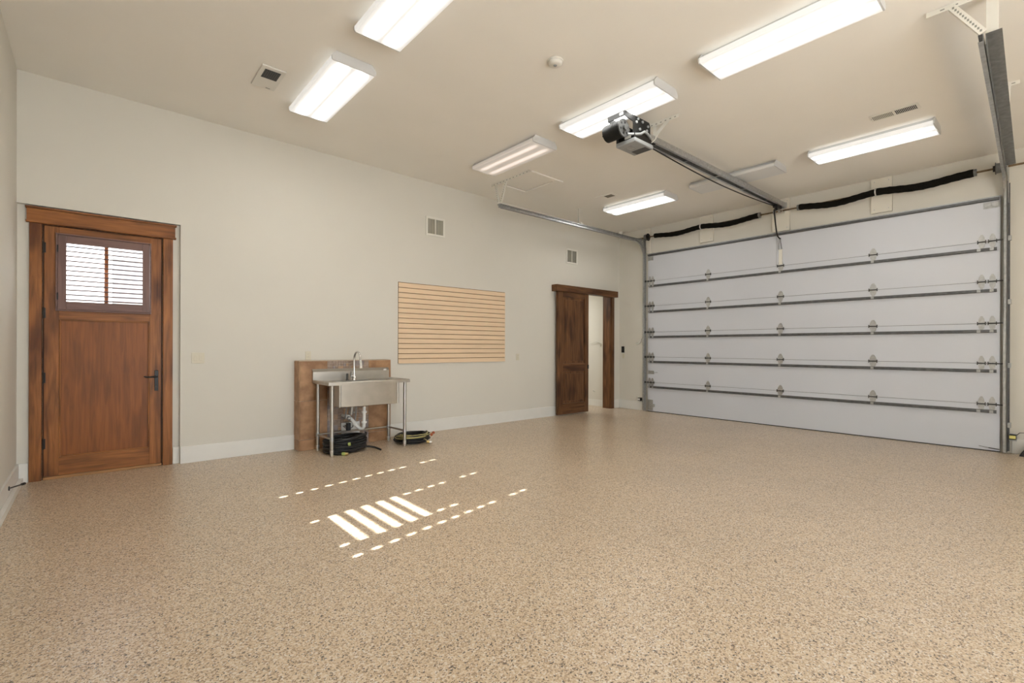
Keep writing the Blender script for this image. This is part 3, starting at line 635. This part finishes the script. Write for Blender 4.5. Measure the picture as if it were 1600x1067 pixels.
for k in range(6): obj('vane', B(-.050+.019*k, -.123, -.0125, -.046+.019*k, .023, -.0101), 'rust_steel', t, 0, True)
t = thing('attic_hatch', 'square attic hatch with a raised frame in the ceiling', 'hatch', (5.085, 5.49, cz(5.085)-.001), rot=CR)
obj('hatch_panel', B(-.225, -.315, -.004, .200, .305, 0), 'ceiling_paint', t, 0, True)
for a in ((-.33, -.405, -.235, .405), (.205, -.405, .33, .405), (-.234, -.405, .204, -.325), (-.234, .315, .204, .405)):
    obj('hatch_trim', B(a[0], a[1], -.020, a[2], a[3], 0), 'ceiling_paint', t, .003, True)
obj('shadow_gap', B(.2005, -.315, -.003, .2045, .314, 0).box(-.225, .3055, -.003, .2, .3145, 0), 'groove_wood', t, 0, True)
t = thing('motion_sensor', 'small white sensor high in the far corner', 'sensor', (8.60, 6.39, cz(8.6)-.002))
obj('body', MB().lathe([(.048, -.060), (.055, -.030), (.055, 0)], (8.60, 6.39, cz(8.6)-.002), 20), 'white_plastic', t)
obj('lens', MB().lathe([(.010, -.082), (.036, -.076), (.044, -.0605)], (8.60, 6.39, cz(8.6)-.002), 20), 'black_metal', t)

# ------------------------------------------------------------------ back wall fittings
def wall_vent(label, x0, x1, z0, z1):
    t = thing('wall_vent', label, 'air vent', ((x0+x1)/2, YB, z0), 'return air grilles on the back wall')
    f = .032; y0 = YB-.012; xm = (x0+x1)/2
    obj('frame', B(x0, y0, z0, x0+f, YB-.0005, z1).box(x1-f, y0, z0, x1, YB-.0005, z1).box(x0+f, y0, z0, x1-f, YB-.0005, z0+f).box(x0+f, y0, z1-f, x1-f, YB-.0005, z1).box(xm-.008, y0, z0+f, xm+.008, YB-.0005, z1-f), 'white_paint_metal', t, .002)
    obj('backing', B(x0+f, YB-.003, z0+f, x1-f, YB-.0005, z1-f), 'vent_dark', t)
    for a, b in ((x0+f, xm-.008), (xm+.008, x1-f)):
        n = 9
        for k in range(n):
            x = a+(b-a)*(k+.5)/n
            obj('vane', MB().prism([(x-.005, YB-.010), (x-.0035, YB-.010), (x+.005, YB-.0035), (x+.0035, YB-.0035)], 'Z', z0+f, z1-f), 'cream_plastic', t)
wall_vent('white return air grille above the slat board', 3.862, 4.208, 3.035, 3.330)
wall_vent('white return air grille above the sliding door', 7.018, 7.348, 2.968, 3.262)
t = thing('light_switch', 'cream double light switch beside the entry door', 'switch', (.9025, YB, 1.117))
obj('plate', B(.840, YB-.008, 1.117, .965, YB-.0005, 1.237), 'cream_plastic', t, .003)
for x in (.862, .915): obj('rocker', B(x, YB-.0115, 1.145, x+.033, YB-.0082, 1.209), 'cream_plastic', t, .002)
def outlet(label, x, z):
    t = thing('wall_outlet', label, 'outlet', (x, YB, z-.058), 'wall outlets')
    obj('plate', B(x-.036, YB-.007, z-.058, x+.036, YB-.0005, z+.058), 'cream_plastic', t, .003)
    for dz in (-.028, .011):
        s_ = obj('socket', B(x-.017, YB-.0095, z+dz-.004, x+.017, YB-.0072, z+dz+.024), 'cream_plastic', t, .003)
        obj('slot', B(x-.008, YB-.0100, z+dz+.006, x-.006, YB-.0096, z+dz+.018).box(x+.006, YB-.0100, z+dz+.006, x+.008, YB-.0096, z+dz+.018), 'vent_dark', s_)
outlet('cream wall outlet just above the tiled sink surround', 2.117, 1.193); outlet('cream wall outlet to the right of the slat board', 5.755, 1.140)
# slat board
sw = thing('slat_wall_panel', 'maple slat wall board with sixteen horizontal slats', 'slat board', (4.422, YB, 1.066))
obj('backing_board', B(3.400, YB-.010, 1.066, 5.446, YB-.0005, 2.271), 'groove_wood', sw)
ph = (2.271-1.066)/16; first = None
for k in range(16):
    if first is None:
        first = obj('slat', MB().prism([(YB-.0105, 1.066), (YB-.020, 1.066), (YB-.020, 1.066+ph-.009), (YB-.0105, 1.066+ph-.009)], 'X', 3.400, 5.446), 'maple', sw, .0012)
    else: copy_at(first, sw, (0, 0, ph*k))
# button on the garage wall
t = thing('door_button', 'black garage door control button on the wall by the corner', 'control', (XR, 6.405, 1.215))
obj('case', B(XR-.022, 6.372, 1.205, XR-.0005, 6.438, 1.340), 'black_metal', t, .005); obj('push_bar', B(XR-.026, 6.385, 1.255, XR-.0222, 6.425, 1.300), 'black_rubber', t, .003)
t = thing('switch_plate', 'small cream plate below the black door button', 'plate', (XR, 6.395, 1.08))
obj('plate', B(XR-.008, 6.370, 1.085, XR-.0005, 6.425, 1.185), 'cream_plastic', t, .003); obj('toggle', B(XR-.014, 6.392, 1.120, XR-.0082, 6.404, 1.145), 'cream_plastic', t, .002)
t = thing('wall_hook', 'small white J-shaped hook beside the left door track', 'hook', (XR, 5.95, 1.44))
obj('hook', MB().tube([(XR-.03, 6.06, 1.415), (XR-.03, 6.03, 1.385), (XR-.03, 5.98, 1.395), (XR-.03, 5.955, 1.44), (XR-.03, 5.935, 1.495), (XR-.03, 5.90, 1.505)], .013, 10).cyl((XR-.03, 5.94, 1.48), (XR-.0005, 5.94, 1.48), .010, 8), 'white_plastic', t)
obj('holder', B(XR-.045, 5.865, 1.425, XR-.0005, 5.90, 1.505), 'bright_steel', t, .004)
def eye(label, y, s, cap, z):
    t = thing('safety_sensor', label, 'sensor', (8.66, y, z-.06), 'door safety sensors')
    obj('bracket', B(8.70, y-.035, z-.055, XR-BT-.0005, y+.035, z+.035), 'galvanised', t, .002)
    obj('case', B(8.628, y-.03, z-.032, 8.699, y+.03, z+.032), 'black_metal', t, .006)
    obj('face_label', B(8.6255, y-.028, z-.018, 8.6278, y+.028, z+.020), cap, t)
    obj('wire', MB().tube([(8.69, y-s*.03, z+.02), (8.70, y-s*.06, z+.055), (8.71, y-s*.11, z+.06), (8.713, y-s*.13, z-.02)], .004, 6), 'white_plastic' if s < 0 else 'black_rubber', t)
eye('black safety sensor with a pale face at the foot of the left track', 5.930, -1, 'white_plastic', .235)
eye('safety sensor with a yellow label at the foot of the right track', .490, 1, 'yellow_plastic', .212)
t = thing('wheel_chock', 'black rubber wedge on the floor at the far right edge', 'wheel chock', (8.62, .33, 0))
obj('wedge', MB().prism([(.43, 0), (.355, .135), (.325, .140), (.24, 0)], 'X', 8.54, 8.70), 'black_rubber', t, .004)
obj('tread_hole', MB().cyl((8.5395, .345, .05), (8.535, .345, .05), .022, 14), 'grey_plastic', t)

# ------------------------------------------------------------------ tiled surround
tb = thing('tiled_surround', 'brown tiled half-height surround with a mosaic strip behind the sink', 'tile wall', (2.575, 6.42, 0))
TX0, TX1, TY, TH = 1.955, 3.192, 6.330, 1.126
obj('core', B(TX0, TY, 0, TX1, YB-.0005, TH), 'grout', tb)
def tile(x0, z0, x1, z1, mat='tile_brown'): return obj('tile', B(x0, TY-.010, z0, x1, TY-.0003, z1), mat, tb, .0015)
for xa, xb in ((1.957, 2.298), (2.864, 3.190)):
    for za, zb in ((.002, .134), (.139, .620), (.625, 1.124)): tile(xa, za, xb, zb)
for za, zb in ((.002, .134), (.139, .620), (.625, 1.124)):
    obj('tile', B(TX0-.010, TY-.008, za, TX0-.0003, YB-.001, zb), 'tile_brown', tb, .0015)
obj('top_trim', B(TX0-.008, TY-.008, TH, TX1, YB-.001, TH+.006), 'grout', tb)
cw = (2.861-2.301)/8; nr = 16; chh = TH/nr; g = .0035
cache = {}
def mosaic(x, z, w_, h_):
    mt = random.choice(['mosaic_mauve', 'mosaic_mauve', 'mosaic_mauve', 'mosaic_tan', 'mosaic_slate'])
    k = (round(w_, 4), round(h_, 4), mt)
    if k not in cache:
        me = mesh('mosaic_tile', MB().box(0, TY-.009, 0, w_-g, TY-.0003, h_-g), (0, 0, 0)); me.materials.append(MAT[mt]); cache[k] = me
    o = bpy.data.objects.new('mosaic_tile', cache[k]); COL.objects.link(o); o.parent = tb
    ox, oy, oz = ORG[tb.name]; o.location = (x+g/2-ox, -oy, z+g/2-oz)
for i in range(8):
    for j in range(nr):
        x = 2.301+i*cw; z = j*chh; q = random.random()
        if q < .52: mosaic(x, z, cw, chh)
        elif q < .66: mosaic(x, z, cw, chh/2); mosaic(x, z+chh/2, cw, chh/2)
        elif q < .78: mosaic(x, z, cw/2, chh); mosaic(x+cw/2, z, cw/2, chh)
        else:
            for a in (0, 1):
                for b in (0, 1): mosaic(x+a*cw/2, z+b*chh/2, cw/2, chh/2)
t = thing('supply_box', 'white plumbing access box on the mosaic under the sink', 'box', (2.60, TY-.01, .12))
obj('plate', B(2.478, TY-.024, .105, 2.730, TY-.0105, .305), 'pvc', t, .004); obj('valve', MB().cyl((2.52, TY-.024, .27), (2.52, TY-.06, .27), .014, 10), 'chrome', t)

# ------------------------------------------------------------------ utility sink
sk = thing('utility_sink', 'stainless steel utility sink on tubular legs', 'sink', (2.63, 6.0, 0))
X0, X1, Y0, Y1, ZT = 2.098, 3.168, 5.722, 6.312, .885
hx0, hx1, hy0, hy1 = 2.262, 3.008, 5.795, 6.085
# raised rim folded down at the edges, with the bowl cut-out
q = MB(); zt = ZT-.012
for a in ((X0+.012, Y0+.012, hx0, Y1-.02), (hx1, Y0+.012, X1-.012, Y1-.02), (hx0, Y0+.012, hx1, hy0), (hx0, hy1, hx1, Y1-.02)): q.box(a[0], a[1], zt-.004, a[2], a[3], zt)
top = obj('table_top', q, 'stainless', sk)
re = [(0, -.038), (.010, -.038), (.010, -.012), (.016, -.006), (.026, -.012), (.028, -.012), (.022, .0), (.012, .004), (.003, 0), (0, -.006)]
obj('rolled_edge', MB().prism([(Y0+a, ZT+b) for a, b in re], 'X', X0+.002, X1-.002), 'stainless', top)
obj('rolled_edge', MB().prism([(X0+a, ZT+b) for a, b in re], 'Y', Y0+.001, Y1-.03), 'stainless', top)
obj('rolled_edge', MB().prism([(X1-a, ZT+b) for a, b in re], 'Y', Y0+.001, Y1-.03), 'stainless', top)
obj('backsplash', MB().prism([(Y1-.030, ZT-.03), (Y1-.034, ZT-.012), (Y1-.034, ZT+.105), (Y1-.006, ZT+.140), (Y1, ZT+.140), (Y1, ZT+.120), (Y1-.022, ZT+.100), (Y1-.022, ZT-.03)], 'X', X0+.004, X1-.024), 'stainless', sk)
bo = MB(); bz = .575
bo.box(hx0-.024, hy0-.030, bz, hx0, hy1+.02, ZT-.0165); bo.box(hx1, hy0-.030, bz, hx1+.024, hy1+.02, ZT-.0165)
bo.box(hx0, hy0-.030, bz, hx1, hy0, ZT-.0165); bo.box(hx0, hy1, bz, hx1, hy1+.02, ZT-.0165); bo.box(hx0, hy0, bz, hx1, hy1, bz+.012)
obj('bowl', bo, 'stainless', sk, .006)
obj('strainer', MB().lathe([(.028, -.030), (.030, -.012), (.055, -.006), (.058, 0)], (2.632, 5.945, bz-.0005), 22), 'chrome', sk)
for x, y in ((2.155, 5.775), (3.118, 5.775), (2.142, 6.215), (3.105, 6.215)):
    lg = obj('leg', MB().cyl((x, y, .075), (x, y, ZT-.018), .0205, 18), 'stainless', sk)
    obj('foot', MB().tube([(x, y, 0), (x, y, .02), (x, y, .045), (x, y, .0748)], [.012, .018, .021, .0225], 16), 'bright_steel', lg)
    obj('clamp', MB().cyl((x, y, .180), (x, y, .228), .0245, 18), 'galvanised', lg)
for p, q in (((2.155, 5.80, .204), (2.142, 6.19, .204)), ((3.118, 5.80, .204), (3.105, 6.19, .204)), ((2.168, 6.215, .204), (3.079, 6.215, .204))):
    obj('stretcher', MB().cyl(p, q, .0125, 12), 'stainless', sk)
obj('sticker', B(3.06, Y1-.0365, .985, 3.10, Y1-.0345, 1.005), 'pvc', sk)
fa = obj('faucet_base', MB().lathe([(.030, 0), (.030, .008), (.024, .012), (.022, .075), (.018, .080)], (2.590, 6.165, zt), 22), 'chrome', sk)
arc = [(2.590, 6.165, .95), (2.590, 6.165, 1.14)] + [(2.590+.006*(1-math.cos(a)), 6.165-.085*(1-math.cos(a)), 1.14+.105*math.sin(a)) for a in [PI*k/12 for k in range(1, 13)]]
obj('spout', MB().tube(arc, .0125, 14), 'chrome', fa)
obj('spray_head', MB().tube([(2.602, 5.995, 1.142), (2.602, 5.990, 1.11), (2.602, 5.982, 1.075), (2.602, 5.978, 1.035)], [.014, .018, .021, .024], 16), 'bright_steel', fa)
obj('lever', MB().cyl((2.570, 6.165, .925), (2.545, 6.165, .925), .016, 12).tube([(2.548, 6.165, .925), (2.540, 6.15, .96), (2.534, 6.13, .995)], [.008, .007, .006], 10), 'chrome', fa)
obj('soap_pump', MB().lathe([(.022, 0), (.022, .006), (.014, .010), (.014, .085), (.008, .09)], (2.500, 6.170, zt), 16), 'charcoal_metal', sk)
# plumbing
pp = obj('drain_pipe', MB().tube([(2.632, 5.945, bz-.031), (2.632, 5.945, .34), (2.632, 5.95, .285), (2.622, 5.965, .262), (2.600, 5.99, .262), (2.575, 6.02, .285), (2.545, 6.06, .345), (2.52, 6.10, .385), (2.50, 6.16, .40), (2.49, 6.30, .405)], .0205, 16), 'pvc', sk)
for z in (.345, .475): obj('slip_nut', MB().cyl((2.632, 5.945, z-.012), (2.632, 5.945, z+.012), .034, 8), 'pvc', pp)
obj('slip_nut', MB().cyl((2.565, 6.032, .30), (2.548, 6.055, .335), .033, 8).cyl((2.505, 6.14, .395), (2.50, 6.175, .40), .033, 8), 'pvc', pp)
obj('supply_valve', MB().cyl((2.500, 6.0, .56), (2.490, 6.02, .45), .022, 12).cyl((2.47, 6.02, .47), (2.54, 6.02, .47), .012, 10).ball((2.46, 6.02, .40), .026, 12), 'galvanised', sk)
obj('supply_line', MB().tube([(2.555, 6.02, .57), (2.560, 6.03, .45), (2.558, 6.06, .35), (2.54, 6.10, .27), (2.515, 6.16, .235), (2.50, 6.22, .25), (2.49, 6.27, .27)], .008, 8).tube([(2.44, 6.02, .57), (2.435, 6.05, .47), (2.45, 6.12, .38)], .008, 8), 'grey_plastic', sk)
obj('pressure_regulator', B(2.455, 6.055, .235, 2.505, 6.105, .335), 'black_rubber', sk, .008)

# ------------------------------------------------------------------ hoses
def coil(name, label, c, R, turns, r, h, seed, mat, wob=.018):
    rnd = random.Random(seed); t = thing(name, label, 'hose', (c[0], c[1], 0), 'coiled garden hoses')
    pts = []; n = 36; layers = max(1, int(h/(2*r)))
    for i in range(turns*n+1):
        a = 2*PI*i/n; k = i/n
        lay = (k/turns)*h
        rr = R - .055*abs(math.sin(k*1.31)) + wob*math.sin(a*2+seed) + .008*math.sin(5*a+k)
        z = r + lay*(.55+.45*math.sin(a+2.0)*.25+.45) + .010*abs(math.sin(k*2.3+a))
        pts.append((c[0]+rr*math.cos(a), c[1]+.86*rr*math.sin(a), max(r+.0005, z)))
    return t, pts
t, pts = coil('garden_hose', 'thick coil of black hose under the sink, lime fittings showing', (2.400, 5.985), .262, 24, .0125, .165, 1, 'black_rubber')
obj('hose', MB().tube(pts, .0125, 8), 'black_rubber', t)
obj('hose_tail', MB().tube([(2.60, 5.86, .05), (2.66, 5.845, .045), (2.71, 5.80, .035), (2.745, 5.735, .018), (2.75, 5.71, .014)], .0125, 8), 'black_rubber', t)
obj('hose_tail', MB().tube([(2.16, 5.95, .014), (2.19, 5.86, .014), (2.24, 5.795, .014), (2.285, 5.755, .016)], .0125, 8), 'black_rubber', t)
f1 = obj('fitting', MB().tube([(2.275, 5.762, .017), (2.305, 5.738, .019)], .021, 12), 'lime_plastic', t); obj('fitting_end', MB().tube([(2.305, 5.738, .019), (2.332, 5.718, .019)], [.017, .015], 12), 'brass', f1)
obj('fitting', MB().tube([(2.345, 5.757, .125), (2.375, 5.745, .128)], .021, 12), 'lime_plastic', t)
t, pts = coil('garden_hose', 'flat coil of black hose with a yellow stripe beside the sink', (3.335, 5.965), .262, 14, .012, .095, 5, 'black_rubber')
obj('hose', MB().tube(pts, .012, 8), 'black_rubber', t)
st = []
for k, n in ((9, 18), (11, 20), (13, 18)):
    i0 = k*36+16; seg = [(x+(x-3.335)*.030, y+(y-5.965)*.03, z+.0075) for x, y, z in pts[i0:i0+n+4]]
    obj('yellow_stripe', MB().tube(seg, .0055, 6), 'yellow_stripe', t)
obj('loose_strand', MB().tube([(3.13, 5.93, .125), (3.24, 5.85, .115), (3.36, 5.775, .085), (3.43, 5.735, .045)], .007, 6), 'yellow_stripe', t)
f1 = obj('fitting', MB().tube([(3.425, 5.728, .028), (3.455, 5.705, .024)], .019, 12), 'brass', t); obj('fitting_end', MB().tube([(3.455, 5.705, .024), (3.478, 5.688, .022)], [.016, .014], 12), 'pvc', f1)
f2 = obj('valve', MB().tube([(3.585, 5.90, .075), (3.615, 5.885, .090)], .020, 12), 'red_brass', t); obj('valve_knob', MB().ball((3.625, 5.88, .108), .020, 10), 'red_brass', f2)
